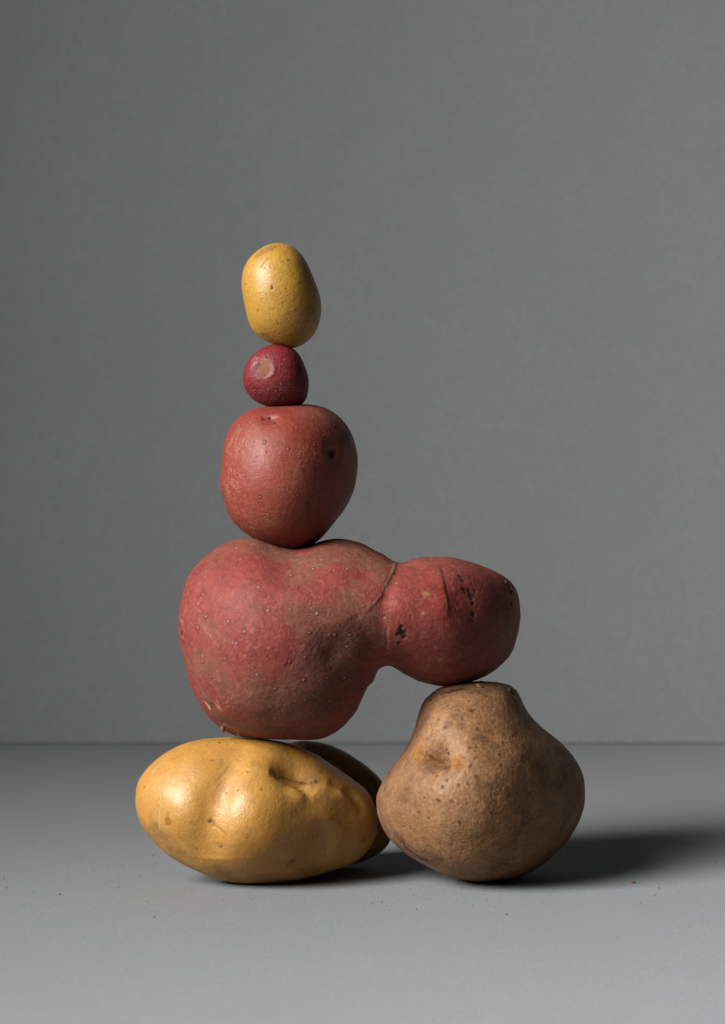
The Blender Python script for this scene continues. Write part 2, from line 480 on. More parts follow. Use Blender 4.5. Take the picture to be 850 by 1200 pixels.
M_big = skin('dusty_red_potato_skin', (0.34, 0.066, 0.053), (0.28, 0.036, 0.032), (0.31, 0.092, 0.056),
             (0.030, 0.012, 0.010), (0.62, 0.38, 0.20), (0.115, 0.060, 0.052), (0.21, 0.100, 0.056),
             rough=(0.55, 0.72), fine=0.45, peel=0.32, peel_scale=520, spec=0.25, fuzz=0.25, rosy=(0.44, 0.066, 0.060), speck=(430, 0.20, (0.20, 0.085, 0.055), 0.5), scurf=((0.42, 0.18, 0.12), 0.40))
M_brown = skin('russet_brown_potato_skin', (0.375, 0.190, 0.086), (0.285, 0.135, 0.058), (0.35, 0.155, 0.054),
               (0.030, 0.016, 0.010), (0.38, 0.25, 0.15), (0.34, 0.14, 0.028), (0.13, 0.058, 0.027),
               s1=40, rough=(0.54, 0.68), fine=0.36, peel=0.34, peel_scale=560, speck=(380, 0.16, (0.070, 0.034, 0.020), 0.75), scurf=((0.46, 0.27, 0.13), 0.4), spec=0.24, fuzz=0.15)
M_tan = skin('tan_potato_skin', (0.50, 0.28, 0.080), (0.42, 0.22, 0.055), (0.46, 0.23, 0.055),
             (0.05, 0.02, 0.01), (0.4, 0.25, 0.12), (0.2, 0.09, 0.03), (0.16, 0.08, 0.035), fine=0.25, rough=(0.5, 0.65))

# ---------------------------------------------------------------- yellow potato on the table
Y = [(159.4, 935.3), (161.3, 918.4), (167.9, 906.1), (178.2, 893.9), (191.4, 882.6), (206.5, 874.1), (225.3, 867.9), (244.1, 864.7),
     (262.9, 864), (285, 864.4), (308, 865.6), (330, 868.6), (345.9, 873.4), (358, 878.5), (374.1, 886), (388.2, 895.5), (404.1, 906.5), (420, 917.9), (430.6, 927.6),
     (437.6, 940), (442, 954.1), (443, 966.5), (440.3, 980.6), (432.4, 994.7), (420, 1007), (404, 1015.5), (383, 1022), (365.3, 1028),
     (347.6, 1032), (330, 1034.4), (300.6, 1036), (278, 1035.2), (257.3, 1031.3), (238.5, 1024.8), (221.5, 1017.2), (206.5, 1008.7), (193.3, 999.3),
     (180.1, 986.1), (168.8, 972.9), (162.2, 957.9), (159.4, 946)]
py_ = Potato(Y, (300, 950), 1.2, 0.74, lump=0.004, seed=3)
def zy(*p): return z3(145, 850, 2.698, p)
py_.turn(345, 40, 0.30)
# lobes and folds
for (x, y), r, mm in zip(zy((205, 275), (420, 270), (660, 300), (330, 400)), (28, 36, 32, 42), (-1.6, -2.6, -1.8, -1.5)): py_.dent(x, y, r, mm)
py_.dent(*zy((415, 300))[0], 50, -4.5); py_.dent(*zy((200, 270))[0], 34, -1.5); py_.dent(*zy((690, 340))[0], 46, 3.0)
py_.groove(zy((375, 60), (345, 125), (318, 185), (296, 240), (280, 300), (275, 360), (285, 420)), 20, 3.6)
py_.dent(*zy((542, 155))[0], 25, 5.2); py_.dent(*zy((545, 222))[0], 13, -1.4); py_.dent(*zy((690, 215))[0], 13, -1.6)
py_.groove(zy((460, 145), (505, 165), (545, 182), (590, 186), (650, 178)), 7, 1.6)
py_.groove(zy((560, 180), (575, 205), (600, 215)), 6, 1.2)
py_.groove(zy((640, 180), (700, 200), (735, 240), (757, 290)), 7, 2.2)
py_.groove(zy((640, 300), (625, 360), (600, 420), (575, 480)), 17, 3.0)
py_.step(zy((460, 160), (505, 178), (550, 190), (575, 205)), 14, -0.5, 2.0)
py_.groove(zy((118, 190), (121, 240), (117, 290), (118, 335)), 2, 0.25)
py_.step(zy((118, 190), (121, 240), (117, 290), (118, 340)), 10, 0.3, 1.5)
py_.smooth(5)
py_.groove(zy((278, 300), (300, 320), (325, 340)), 2.2, 0.25)
py_.grain(90, 0.30); py_.grain(420, 0.05)
py_.stroke(zy((118, 195), (121, 240), (117, 290), (118, 330)), 1.2, 'tan', 0.7, 0.5)
py_.stroke(zy((118, 260), (115, 300), (120, 350)), 3.0, 'patch', 0.35, 0.6)
for (x, y, r, a) in [(328, 150, 10, .35), (316, 190, 12, .45), (302, 240, 11, .4), (288, 285, 9, .3), (345, 208, 7, .4), (385, 192, 8, .4), (490, 150, 14, .45), (530, 165, 13, .6), (565, 178, 9, .5), (600, 190, 9, .3), (740, 260, 8, .35)]:
    py_.spot(*zy((x, y))[0], r, 'patch', a, 0.98, 0.9)
py_.spot(*zy((640, 225))[0], 20, 'dirt', 0.55, 0.9, 1.0); py_.spot(*zy((600, 130))[0], 14, 'dirt', 0.4, 0.9, 1.0); py_.spot(*zy((700, 330))[0], 16, 'patch', 0.3, 0.9, 1.0)
py_.spot(*zy((147, 300))[0], 5.5, 'patch', 1.0, 0.4, 0.7)
py_.spot(*zy((147, 278))[0], 3, 'dark', 0.35, 0.6, 0.8)
py_.spot(*zy((280, 303))[0], 4.5, 'dirt', 0.9, 0.6, 0.8); py_.pit(*zy((280, 303))[0], 1.6, 0.4, 0.6)
py_.stroke(zy((285, 308), (305, 325), (325, 340)), 1.2, 'dark', 0.45)
py_.spot(*zy((520, 435))[0], 10, 'dirt', 0.8, 0.8, 1.0); py_.spot(*zy((530, 428))[0], 4, 'dark', 0.6, 0.6, 1.0)
for p in zy((545, 180), (572, 186), (560, 195), (590, 184), (605, 178)): py_.spot(*p, 2.6, 'dark', 0.75, 0.6, 0.9)
py_.stroke(zy((470, 152), (510, 170), (550, 182), (585, 188)), 2.0, 'dark', 0.55, 0.6)  # shade in the cavity crease, painted as a dark line
for (x, y, r, a) in [(308, 378, 2.2, .5), (435, 205, 2.0, .6), (362, 208, 1.7, .7), (375, 214, 1.3, .6), (328, 216, 1.8, .5), (482, 288, 2, .4), (542, 268, 1.6, .5),
                     (760, 360, 2.2, .7), (775, 358, 1.5, .5), (205, 205, 1.3, .5), (155, 105, 2, .4), (240, 235, 1.4, .4), (395, 152, 1.2, .4), (330, 62, 1.3, .5),
                     (300, 140, 1.5, .4), (220, 305, 1.3, .5), (595, 355, 1.8, .5), (680, 305, 2.6, .4), (620, 150, 1.3, .5), (230, 445, 1.6, .4), (450, 478, 1.5, .4)]:
    py_.spot(*zy((x, y))[0], r, 'dark', a, 0.6, 0.5)
py_.lenticel(*zy((308, 378))[0], 1.8, 0.2, 0.5, 0.5)
py_.spot(*zy((304, 56))[0], 1.7, 'dark', 1.0, 0.4)
py_.stroke(zy((95, 150), (110, 130), (130, 118)), 3, 'tan', 0.35, 0.8)
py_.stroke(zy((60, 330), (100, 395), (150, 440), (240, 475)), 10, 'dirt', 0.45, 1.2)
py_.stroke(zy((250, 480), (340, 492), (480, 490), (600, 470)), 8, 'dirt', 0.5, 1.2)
py_.at['dirt'] = np.maximum(py_.at['dirt'], 0.5 * sstep(fbm(py_.V, 70, 4, 8), 0.58, 0.74))
for pts in [((300, 175), (320, 150), (335, 128)), ((296, 200), (312, 178)), ((160, 108), (175, 98))]:
    py_.stroke(zy(*pts), 1.0, 'dark', 0.4, 0.5)
py_.scatter(120, 1.1, 0.06, 0.0, 0.35, seed=4)
py_.seat()
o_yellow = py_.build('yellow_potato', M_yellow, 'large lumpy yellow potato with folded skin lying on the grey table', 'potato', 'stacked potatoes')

# ---------------------------------------------------------------- tan potato in the shade behind it
T = [(365.3, 868.5), (383, 872), (404, 880.9), (421.8, 892.4), (435.9, 903.8), (446, 915), (456, 935), (461, 958), (459.5, 976), (453, 991.5), (443, 1000.5),
     (432.4, 1006.5), (420, 1011.5), (400, 1015.5), (375, 1017), (345, 1014), (315, 1003), (297, 982), (290, 955), (293, 925), (305, 898), (322, 880), (343, 870)]
pt_ = Potato(T, (375, 942), 1.26, 0.46, level=7, lump=0.003, seed=9)
pt_.grain(120, 0.25)
pt_.stroke([(436, 912), (441, 921), (443, 930)], 3, 'dark', 0.7, 0.5)  # contact shade painted dark at the notch
pt_.scatter(60, 1.3, 0.12, 0.3, 0.4, seed=6)
pt_.seat()
o_tan = pt_.build('tan_potato', M_tan, 'smooth tan potato lying in shade behind the large yellow one', 'potato', 'stacked potatoes')

# ---------------------------------------------------------------- brown potato
Bn = [(524.7, 803.6), (540.6, 801), (558.2, 799.7), (575.9, 799.4), (590, 801.4), (600, 805.5), (606.5, 812), (611.5, 822), (620, 837.5), (636.5, 854.6), (658.7, 872), (674.6, 891), (684, 910), (686.7, 929.3),
      (684, 951.5), (676, 970.6), (662, 989.7), (646, 1005.5), (623.8, 1019.8), (598.4, 1029.4), (569.8, 1032.9), (547.5, 1031.9), (525.3, 1027.3),
      (506.2, 1018.2), (484, 1005.5), (464.9, 991.2), (452.2, 977), (443.2, 955.7), (440.8, 935.7), (445.5, 919.8), (457.6, 900.7), (472, 882.2), (480.6, 868.6), (486.2, 855.3),
      (490.3, 841.2), (495, 827.5), (502.6, 817.0), (512.4, 808.8)]
pb = Potato(Bn, (562, 930), 1.2, 1.12, lump=0.005, seed=21)
def zb(*p): return z3(430, 780, 3.148, p)
pb.turn(572, 45, 0.60)
pb.dent(*zb((290, 215))[0], 26, -2.2)
pb.dent(*zb((265, 348))[0], 20, 5.6)
pb.groove(zb((195, 318), (240, 345), (285, 368), (330, 372)), 8, 2.6)
pb.dent(*zb((250, 450))[0], 40, -2.4)
pb.dent(*zb((455, 300))[0], 22, 1.6)
pb.groove(zb((120, 655), (170, 695), (240, 745)), 4, 1.0)
pb.dent(*zb((395, 172))[0], 3.0, 0.8)
pb.grain(75, 0.40); pb.grain(260, 0.11); pb.grain(650, 0.08, 2)
pb.stroke(zb((190, 322), (240, 345), (285, 362), (345, 360)), 9, 'patch', 0.95, 0.8); pb.stroke(zb((215, 325), (250, 345), (300, 362)), 5, 'dirt', 0.8, 1.2)
pb.stroke(zb((430, 240), (460, 290), (470, 330)), 13, 'patch', 0.45, 1.2)
pb.stroke(zb((230, 335), (265, 355), (300, 368)), 2.4, 'dark', 0.55, 1.4)
pb.spot(*zb((262, 320))[0], 13, 'dirt', 0.9, 0.8, 1.2)
for (x, y, r, a) in [(305, 330, 2.4, 1), (298, 318, 1.5, .7), (255, 398, 1.8, .7), (262, 410, 1.5, .8), (288, 362, 1.5, .8), (398, 170, 2.2, 1), (385, 176, 1.4, .7)]:
    pb.spot(*zb((x, y))[0], r, 'dark', a, 0.5, 0.5)
for (x, y, r) in [(290, 235, 2.4), (355, 205, 2.2), (410, 242, 2.6), (408, 340, 2.6), (490, 333, 2.6), (495, 372, 2.6), (385, 377, 2.8), (408, 412, 2.6), (375, 435, 2.2), (285, 452, 2.6),
                  (340, 443, 2.2), (350, 465, 2), (270, 498, 3), (315, 500, 2.8), (222, 487, 2), (345, 575, 2.2), (300, 425, 2), (440, 470, 1.8), (265, 205, 2), (330, 160, 1.8),
                  (475, 290, 2), (500, 290, 2), (540, 260, 2), (455, 540, 1.8), (200, 540, 2), (380, 310, 2), (235, 560, 1.8), (290, 545, 1.8), (410, 500, 1.8)]:
    X, Yp = zb((x, y))[0]; pb.spot(X, Yp, r, 'dirt', random.uniform(0.6, 1.0), 0.6, 0.7); pb.spot(X, Yp, r * 0.9, 'dark', random.uniform(0.4, 0.75), 0.8, 0.7); pb.lenticel(X, Yp, r * 0.6, -0.12, random.uniform(0, 0.15), 0.15)
pb.stroke(zb((110, 645), (165, 690), (240, 742)), 8, 'dirt', 1.0, 1.3); pb.stroke(zb((140, 672), (190, 705), (238, 738)), 2.4, 'dark', 0.75, 1.3)
pb.stroke(zb((230, 110), (300, 85), (370, 90), (440, 95)), 7, 'dirt', 0.9, 1.4); pb.stroke(zb((270, 100), (310, 88), (350, 82)), 2.2, 'dark', 0.8, 1.3)
pb.spot(*zb((540, 150))[0], 7, 'dirt', 0.9, 0.8, 1.3)
pb.at['dirt'] = np.maximum(pb.at['dirt'], 0.75 * sstep(fbm(pb.V, 85, 5, 3), 0.50, 0.70))
pb.scatter(300, 1.0, 0.16, 0.35, 0.45, seed=12)
pb.scatter(90, 1.2, 0.40, 0.1, 0.8, seed=14, where=lambda P: P[:, 2] > 0.040)
pb.scatter(160, 0.8, 0.26, 0.2, 0.3, seed=15, where=lambda P: P[:, 0] > 0.01)
pb.scatter(260, 1.0, -0.06, 0.0, 0.35, seed=13)
pb.seat()
o_brown = pb.build('brown_potato', M_brown, 'brown pear-shaped potato with rough russet skin standing at right on the table', 'potato', 'stacked potatoes')

# ---------------------------------------------------------------- big red potato with a side knob
YS = 0.008                                              # depth of the balanced stack
def LY(c, y): return (y - CAM[1]) / ray(*c)[1]
Rd = [(290.3, 630.8), (274.4, 633), (258.5, 639.9), (242.6, 651), (229.9, 662.9), (221.2, 675.6), (216.4, 688.3), (213.3, 704.2), (211.6, 718.5), (210.4, 731.2),
      (210.4, 743.9), (212.5, 756), (216.9, 771.6), (220.1, 789.7), (224.4, 807.2), (232, 823), (241.5, 837.9), (252.6, 849), (263, 856.6), (274.9, 862.2), (286.4, 865.2),
      (303.5, 867.2), (322.5, 867.9), (340, 867.8), (363, 867.2), (378.8, 864.4), (392.9, 857.3), (405.3, 846.8), (415.9, 833.5), (422.9, 819.4), (427, 810), (433.5, 800), (440.6, 789.4),
      (445.9, 781.4), (452.9, 777.6), (460, 780.5), (467, 785.6), (477.6, 791.0), (490, 796.9), (508.4, 801.6), (523.9, 803.4), (539.4, 801.6), (554.9, 798.2), (573.1, 790.5),
      (588.6, 778.8), (600.2, 763.3), (605.5, 746.5), (609.3, 730.9), (610.0, 715.4), (607.2, 698.6), (602.2, 686.6), (593.1, 678.2), (575.6, 668.3), (554.9, 660), (531.6, 655.1),
      (508.4, 653.3), (490.2, 654.1), (478, 657.2), (468.6, 660), (461, 656.5), (451.8, 650.4), (435.9, 641.2), (421.8, 634.1), (405.9, 630.6), (391.8, 630), (377.4, 633), (364, 638.5), (352, 642.5), (340, 643), (326, 640), (314, 635.5), (302, 632)]
RC = (405, 722)
pr = Potato(Rd, RC, LY(RC, YS), 1.05, src=120, off=0.11, lump=0.005, seed=33)
def zr(*p): return z3(195, 620, 3.2075, p)
def zk(*p): return z3(410, 630, 3.8636, p)
pr.turn(530, 30, 0.65)
pr.dent(*zr((640, 440))[0], 26, 2.6)
pr.dent(*zr((620, 480))[0], 9, 0.8)
pr.groove(zr((690, 330), (745, 380), (775, 440), (770, 500)), 12, 1.6)
pr.groove(zr((480, 100), (470, 160), (450, 230)), 30, 2.2)
pr.dent(*zr((350, 300))[0], 46, -1.8)
pr.dent(*zr((330, 640))[0], 30, -1.2)
pr.dent(*zk((240, 300))[0], 24, -2.0)
pr.smooth(8)
# outer skin ending in a ledge over the neck, and the cracked ledge on the knob
pr.step(zk((214, 92), (206, 125), (186, 180), (152, 246), (110, 306), (62, 350))[::-1], 26, 0.62, 2.0)
pr.step(zk((398, 100), (402, 140), (412, 190), (424, 250), (434, 310), (442, 370))[::-1], 18, 0.65, 1.1)
pr.groove(zk((222, 105), (205, 150), (178, 215), (150, 290), (140, 400), (150, 540)), 9, 1.0)
pr.groove(zk((165, 390), (163, 440), (167, 500)), 1.8, 0.25)
pr.dent(*zk((500, 290))[0], 24, 1.3)
pr.dent(*zk((600, 330))[0], 26, -0.8)
# eyes, stub end
pr.dent(*zr((52, 360))[0], 4, -0.6); pr.dent(*zr((55, 405))[0], 5, -0.9)
pr.dent(*zr((185, 665))[0], 6, 0.8)
pr.groove(zr((140, 640), (180, 690), (235, 740), (275, 775)), 7, 0.5)
pr.grain(60, 0.40); pr.grain(220, 0.14); pr.grain(700, 0.045, 2)
def rings(cx, cy, n, r0, dr, mm, a0, a1):
    for k in range(n):
        pts = [(cx + (r0 + k * dr) * math.cos(a), cy + (r0 + k * dr) * 0.85 * math.sin(a)) for a in np.linspace(a0, a1, 6)]
        pr.groove(pts, 2.0, mm)
rings(*zr((622, 482))[0], 3, 11, 6, 0.09, 2.1, 4.6)
len_ = [(270, 72), (215, 187), (225, 243), (152, 245), (360, 220), (385, 148), (473, 160), (475, 178), (510, 135), (556, 155), (583, 118), (632, 162), (682, 155), (500, 222), (545, 285), (395, 306),
        (473, 303), (572, 320), (250, 345), (312, 380), (133, 368), (167, 327), (278, 424), (237, 478), (545, 388), (637, 394), (690, 397), (682, 437), (623, 482), (530, 475),
        (473, 492), (352, 538), (420, 588), (525, 558), (605, 550), (672, 550), (655, 597), (530, 630), (520, 732), (587, 715), (415, 702), (287, 682), (388, 622), (180, 548), (88, 245), (82, 385), (740, 290), (618, 635), (120, 155), (350, 70), (150, 490), (260, 630)]
for i, p in enumerate(len_):
    pr.lenticel(*zr(p)[0], random.uniform(1.1, 1.8), random.uniform(0.2, 0.36), random.uniform(0.3, 0.9), random.uniform(0.3, 0.65))
for p, r in (((335, 262), 4.5), ((325, 345), 3), ((375, 490), 3), ((400, 548), 2.6), ((490, 530), 2.6), ((480, 378), 3), ((428, 395), 2.2), ((460, 230), 2.6), ((155, 362), 1.8), ((610, 370), 2), ((205, 210), 2)):
    x, y = zk(p)[0]; pr.spot(x, y, r, 'tan', 0.55, 0.8, 0.8); pr.lenticel(x, y, 1.3, 0.2, 0.6, 0.4)
# black scab pits on the knob
for x, y, r in ((228, 402, 1.6), (224, 430, 3.0), (240, 446, 2.2), (215, 476, 1.8), (236, 424, 2.4), (206, 436, 1.2), (222, 415, 1.8),
                (488, 178, 1.8), (501, 196, 1.9), (508, 232, 2.0), (528, 246, 2.4), (546, 262, 2.0), (534, 276, 2.0), (556, 246, 1.5), (549, 300, 1.8), (563, 313, 1.3), (545, 350, 2.4), (535, 262, 2.0), (532, 372, 1.3), (548, 378, 1.1), (516, 248, 1.6)):
    pr.pit(*zk((x, y))[0], r * 1.25, 0.6, 0.97)
for x, y, r in ((545, 365, 8), (530, 260, 9), (226, 430, 7)): pr.spot(*zk((x, y))[0], r, 'dirt', 0.6, 0.9, 1.0)
for x, y, r in ((722, 196, 3), (735, 212, 3.5), (745, 228, 3), (755, 248, 3), (748, 300, 3), (728, 226, 2.5)):
    pr.dent(*zk((x, y))[0], r, -0.6); pr.spot(*zk((x, y))[0], r + 1, 'dark', 0.8, 0.8, 0.8)
pr.spot(*zk((690, 300))[0], 16, 'dirt', 0.7, 0.9, 1.2)
# pigment: bruise (widened as painted shade at lower right), dusty shoulders, scabby stub
pr.spot(*zr((600, 500))[0], 38, 'patch', 0.85, 0.9, 0.7); pr.spot(*zr((620, 620))[0], 34, 'patch', 0.8, 0.9, 0.7); pr.spot(*zr((350, 575))[0], 15, 'patch', 0.45, 0.9, 0.9)
pr.spot(*zr((700, 440))[0], 24, 'patch', 0.6, 0.9, 0.7); pr.spot(*zr((700, 560))[0], 24, 'patch', 0.6, 0.9, 0.7)
pr.stroke(zr((400, 70), (520, 100), (650, 80), (780, 130)), 22, 'dirt', 0.85, 1.2)
pr.stroke(zr((150, 640), (200, 700), (290, 750), (420, 760), (560, 770)), 12, 'dirt', 1.0, 1.2)
pr.stroke(zr((690, 250), (760, 330), (790, 420)), 17, 'dirt', 0.75, 1.2)
pr.stroke(zr((100, 100), (250, 60), (340, 60)), 12, 'dirt', 0.5, 1.2)
pr.stroke(zr((150, 340), (200, 400), (230, 430)), 8, 'dirt', 0.5, 1.3)
pr.stroke(zk((208, 108), (200, 130), (180, 184), (146, 250), (104, 310)), 2.2, 'tan', 0.38, 1.1)  # lit rim of the neck ledge, painted as a pale line
pr.stroke(zk((402, 140), (412, 190), (424, 250), (436, 320)), 1.3, 'tan', 0.2, 0.9)
pr.stroke(zk((405, 140), (416, 190), (428, 250), (440, 330)), 1.0, 'dark', 0.35, 0.8)
pr.stroke(zk((165, 390), (163, 440), (167, 500)), 1.4, 'tan', 0.22, 1.0)
pr.spot(*zr((200, 662))[0], 6, 'tan', 0.7, 0.9, 1.1); pr.stroke(zr((148, 655), (162, 675)), 2.2, 'tan', 0.95, 0.7)
pr.stroke(zr((205, 740), (240, 750), (275, 772)), 2.5, 'tan', 0.4, 1.0)
for pts in (((140, 340), (205, 430)), ((150, 355), (215, 435)), ((135, 350), (180, 400))): pr.stroke(zr(*pts), 0.6, 'tan', 0.22, 0.9)
for p, r, a in ((zr((330, 650))[0], 26, 0.9), (zr((140, 215))[0], 20, 0.8), (zr((290, 170))[0], 14, 0.5), (zr((450, 400))[0], 18, 0.5), (zr((640, 250))[0], 16, 0.5), (zk((230, 290))[0], 22, 0.6), (zk((570, 330))[0], 15, 0.7), (zk((350, 480))[0], 24, 0.5), (zk((200, 180))[0], 14, 0.6), (zk((400, 320))[0], 62, 0.75)):
    pr.spot(*p, r, 'crack', a, 0.95, 0.6)
pr.at['dirt'] = np.maximum(pr.at['dirt'], (0.85 - 0.6 * sstep(pr.V[:, 0], 0.018, 0.03)) * sstep(fbm(pr.V, 45, 5, 19), 0.48, 0.68))
pr.scatter(140, 1.2, 0.16, 0.45, 0.4, seed=31, where=lambda P: (P[:, 1] > 0) | (P[:, 2] < -0.02))
pr.scatter(220, 0.8, 0.10, 0.25, 0.25, seed=32)
o_red = pr.build('red_potato', M_big, 'largest red potato, two-lobed with a round knob reaching over to the right', 'potato', 'stacked potatoes')

# ---------------------------------------------------------------- medium red potato
Md = [(258.6, 570.6), (259.3, 554.1), (260.7, 532.9), (263.5, 516.5), (270.6, 500), (281.2, 487.8), (294.1, 479.6), (310.6, 475.8), (334, 474.4), (357.6, 473.2), (371.8, 474.8), (385.9, 480), (400, 490.6), (410.6, 504.7),
      (416.5, 521.2), (419.3, 540), (417.6, 561.2), (412.9, 580), (404.7, 596.5), (392.9, 611.8), (381.2, 625.9), (369.4, 636.5), (355.3, 643.5), (341.2, 645.6), (327, 643.5),
      (312.9, 638.1), (298.8, 631.8), (284.7, 622.4), (272.9, 610.6), (264.7, 594.1)]
MC = (339, 558)
pm = Potato(Md, MC, LY(MC, YS), 1.04, src=70, off=0.2, lump=0.002, seed=45)
def zm(*p): return z3(240, 460, 4.25, p)
pm.turn(350, 30, 0.36)
pm.dent(*zm((330, 138))[0], 9, 1.3); pm.groove(zm((285, 128), (320, 132), (375, 128)), 4, 1.2)
pm.dent(*zm((635, 300))[0], 11, 1.6); pm.dent(*zm((632, 303))[0], 5, 1.7)
pm.groove(zm((590, 325), (635, 342), (690, 318)), 3, -0.3)
pm.grain(70, 0.25); pm.grain(320, 0.06)
pm.pit(*zm((326, 132))[0], 1.6, 0.6, 0.95); pm.pit(*zm((350, 143))[0], 2.3, 0.6, 0.95); pm.pit(*zm((338, 140))[0], 1.4, 0.4, 0.8)
pm.spot(*zm((632, 305))[0], 4.5, 'dark', 0.9, 0.9, 0.3)
for i, p in enumerate([(465, 165), (560, 175), (545, 265), (418, 285), (468, 325), (485, 385), (305, 432), (325, 508), (280, 520), (500, 448), (545, 470), (530, 508), (508, 555), (475, 635), (560, 595), (405, 578), (375, 610),
          (465, 510), (460, 295), (615, 460), (630, 495), (700, 370), (585, 400), (380, 260), (565, 535), (268, 540), (395, 630), (645, 165), (590, 220), (300, 250), (215, 465), (250, 580), (460, 690), (530, 115), (425, 100), (540, 235), (690, 450)]):
    pm.lenticel(*zm(p)[0], random.uniform(0.8, 1.5), random.uniform(0.12, 0.28), random.uniform(0.2, 0.6), random.uniform(0.3, 0.7))
for p in ((345, 375), (310, 300), (385, 300), (405, 405), (420, 400), (250, 250), (215, 300)): pm.spot(*zm(p)[0], 1.6, 'dark', 0.5, 0.7, 0.8)
for p, r, a in (((160, 260), 32, 1.0), ((140, 450), 30, 1.0), ((210, 620), 28, 0.9), ((520, 330), 26, 0.9), ((440, 470), 22, 0.7), ((330, 620), 18, 0.6), ((560, 130), 22, 0.6), ((350, 160), 22, 0.4), ((620, 230), 20, 0.5)):
    pm.spot(*zm(p)[0], r, 'crack', a, 0.9, 0.5)
pm.at['crack'] = np.maximum(pm.at['crack'], np.where(pm.V[:, 1] > 0, 0.6, 0.12))
for p, r, a in (((250, 200), 10, 0.7), ((460, 420), 9, 0.6), ((330, 650), 9, 0.5), ((100, 500), 6, 0.7), ((350, 250), 12, 0.3)): pm.spot(*zm(p)[0], r, 'patch', a, 0.9, 0.8)
pm.stroke(zm((95, 290), (108, 250), (122, 225)), 3, 'tan', 0.5, 0.8)
pm.stroke(zm((500, 90), (580, 110), (650, 160), (700, 210)), 14, 'dirt', 0.7, 1.2)
pm.scatter(160, 1.1, 0.14, 0.3, 0.6, seed=51)
o_mid = pm.build('red_potato', M_mid, 'round medium red potato with finely cracked skin sitting in the saddle of the largest', 'potato', 'stacked potatoes')

# ---------------------------------------------------------------- small crimson potato
Sm = [(323.5, 403.6), (334.1, 405), (343.6, 409), (351, 416.1), (356.4, 426.7), (360.6, 439.4), (362, 451), (360.6, 462.7), (356.4, 471.5), (348, 475.8), (332, 477), (317.2, 476.4),
      (305.5, 473.2), (294.9, 465.9), (287.5, 455.4), (284.8, 443.6), (286.5, 432), (292.8, 420.4), (302.4, 411.4), (312.9, 405.6)]
SC = (323, 441)
ps = Potato(Sm, SC, LY(SC, YS), 0.95, level=7, src=60, off=0.22, lump=0.0012, seed=55)
def z1(*p): return z3(260, 270, 4.722, p)
ps.dent(*z1((240, 760))[0], 10, 0.45)
ps.groove(z1((270, 725), (290, 760), (275, 800), (240, 820)), 2.8, -0.28)
ps.groove(z1((160, 760), (190, 740), (200, 700)), 3, 0.5)
ps.grain(120, 0.14); ps.grain(450, 0.05)
ps.spot(*z1((235, 762))[0], 8.5, 'patch', 1.0, 0.35, 0.7); ps.spot(*z1((205, 795))[0], 5, 'patch', 0.8, 0.5, 0.8)
ps.stroke(z1((165, 800), (190, 770), (205, 740)), 2.6, 'dirt', 0.9, 0.8)
ps.stroke(z1((265, 735), (288, 770), (270, 800), (238, 815)), 1.4, 'tan', 0.22, 0.8)
for p in ((245, 703), (238, 800), (190, 742), (192, 690)): ps.spot(*z1(p)[0], 1.4, 'dark', 0.8, 0.6, 0.5)
ps.spot(*z1((185, 705))[0], 6, 'tan', 0.4, 0.9, 0.8)
ps.spot(*z1((430, 750))[0], 8, 'dark', 0.5, 0.9, 0.8)
for i, p in enumerate([(290, 865), (300, 890), (325, 885), (280, 930), (360, 900), (335, 740), (350, 715), (400, 740), (165, 870), (180, 885), (175, 920), (210, 900), (245, 905), (300, 935), (340, 930), (355, 960), (385, 935), (410, 960), (330, 850),
          (230, 940), (195, 945), (260, 880), (150, 850), (440, 820), (470, 830), (445, 880), (360, 780), (305, 700), (370, 850), (270, 950), (315, 960), (420, 915), (140, 810), (260, 690), (400, 870)]):
    ps.lenticel(*z1(p)[0], 0.85 + 0.3 * ((i * 3) % 4) / 3, 0.20, 0.75, 0.35)
ps.scatter(110, 0.8, 0.13, 0.55, 0.2, seed=56)
o_small = ps.build('crimson_potato', M_small, 'small dark crimson potato with a pale scar, second from the top', 'potato', 'stacked potatoes')

# ---------------------------------------------------------------- small yellow potato on top
Bb = [(327.8, 284.4), (340.5, 287.4), (351, 295.4), (359.5, 307), (365.9, 320.8), (372.2, 336.7), (376.3, 352.6), (376.7, 367.4), (373.3, 382.2), (365.9, 394.9), (355.3, 403.8), (343.6, 407.8), (332, 406.5), (320.4, 403.2),
      (308.7, 397.8), (298.1, 389.3), (291.8, 378), (288, 363.2), (285, 346.2), (283.5, 331.4), (285.8, 314.5), (292.8, 301.8), (303.4, 292.2), (315, 286.2)]
BC = (331, 347)
pa = Potato(Bb, BC, LY(BC, YS), 0.92, level=7, src=60, off=0.22, lump=0.0012, seed=65)
pa.grain(100, 0.16); pa.grain(420, 0.05)
pa.pit(*z1((280, 318))[0], 1.5, 0.4, 1.0); pa.pit(*z1((281, 308))[0], 0.9, 0.3, 0.9)
for p, r in (((368, 165), 1.9), ((237, 213), 1.4), ((172, 193), 1.2), ((335, 172), 1.1), ((355, 322), 1.2), ((200, 442), 1.6), ((410, 441), 1.6), ((310, 511), 1.4), ((320, 568), 1.2), ((380, 577), 1.5),
             ((438, 290), 1.3), ((470, 265), 1.2), ((433, 243), 1.2), ((515, 362), 1.5), ((488, 330), 1.1), ((130, 295), 1.2), ((247, 350), 1.0), ((515, 495), 1.5), ((225, 585), 1.4), ((330, 230), 1.0), ((445, 580), 1.2), ((290, 430), 0.9), ((185, 260), 0.9), ((215, 350), 1.0), ((395, 360), 0.9), ((475, 430), 1.1), ((420, 130), 1.2), ((155, 470), 1.1), ((410, 620), 1.2)):
    pa.spot(*z1(p)[0], r, 'dark', 0.85, 0.6, 0.3)
pa.stroke(z1((200, 140), (240, 105), (280, 90)), 5, 'dirt', 0.8, 1.1); pa.stroke(z1((215, 205), (235, 180), (255, 155)), 1.4, 'dirt', 0.8, 0.6)
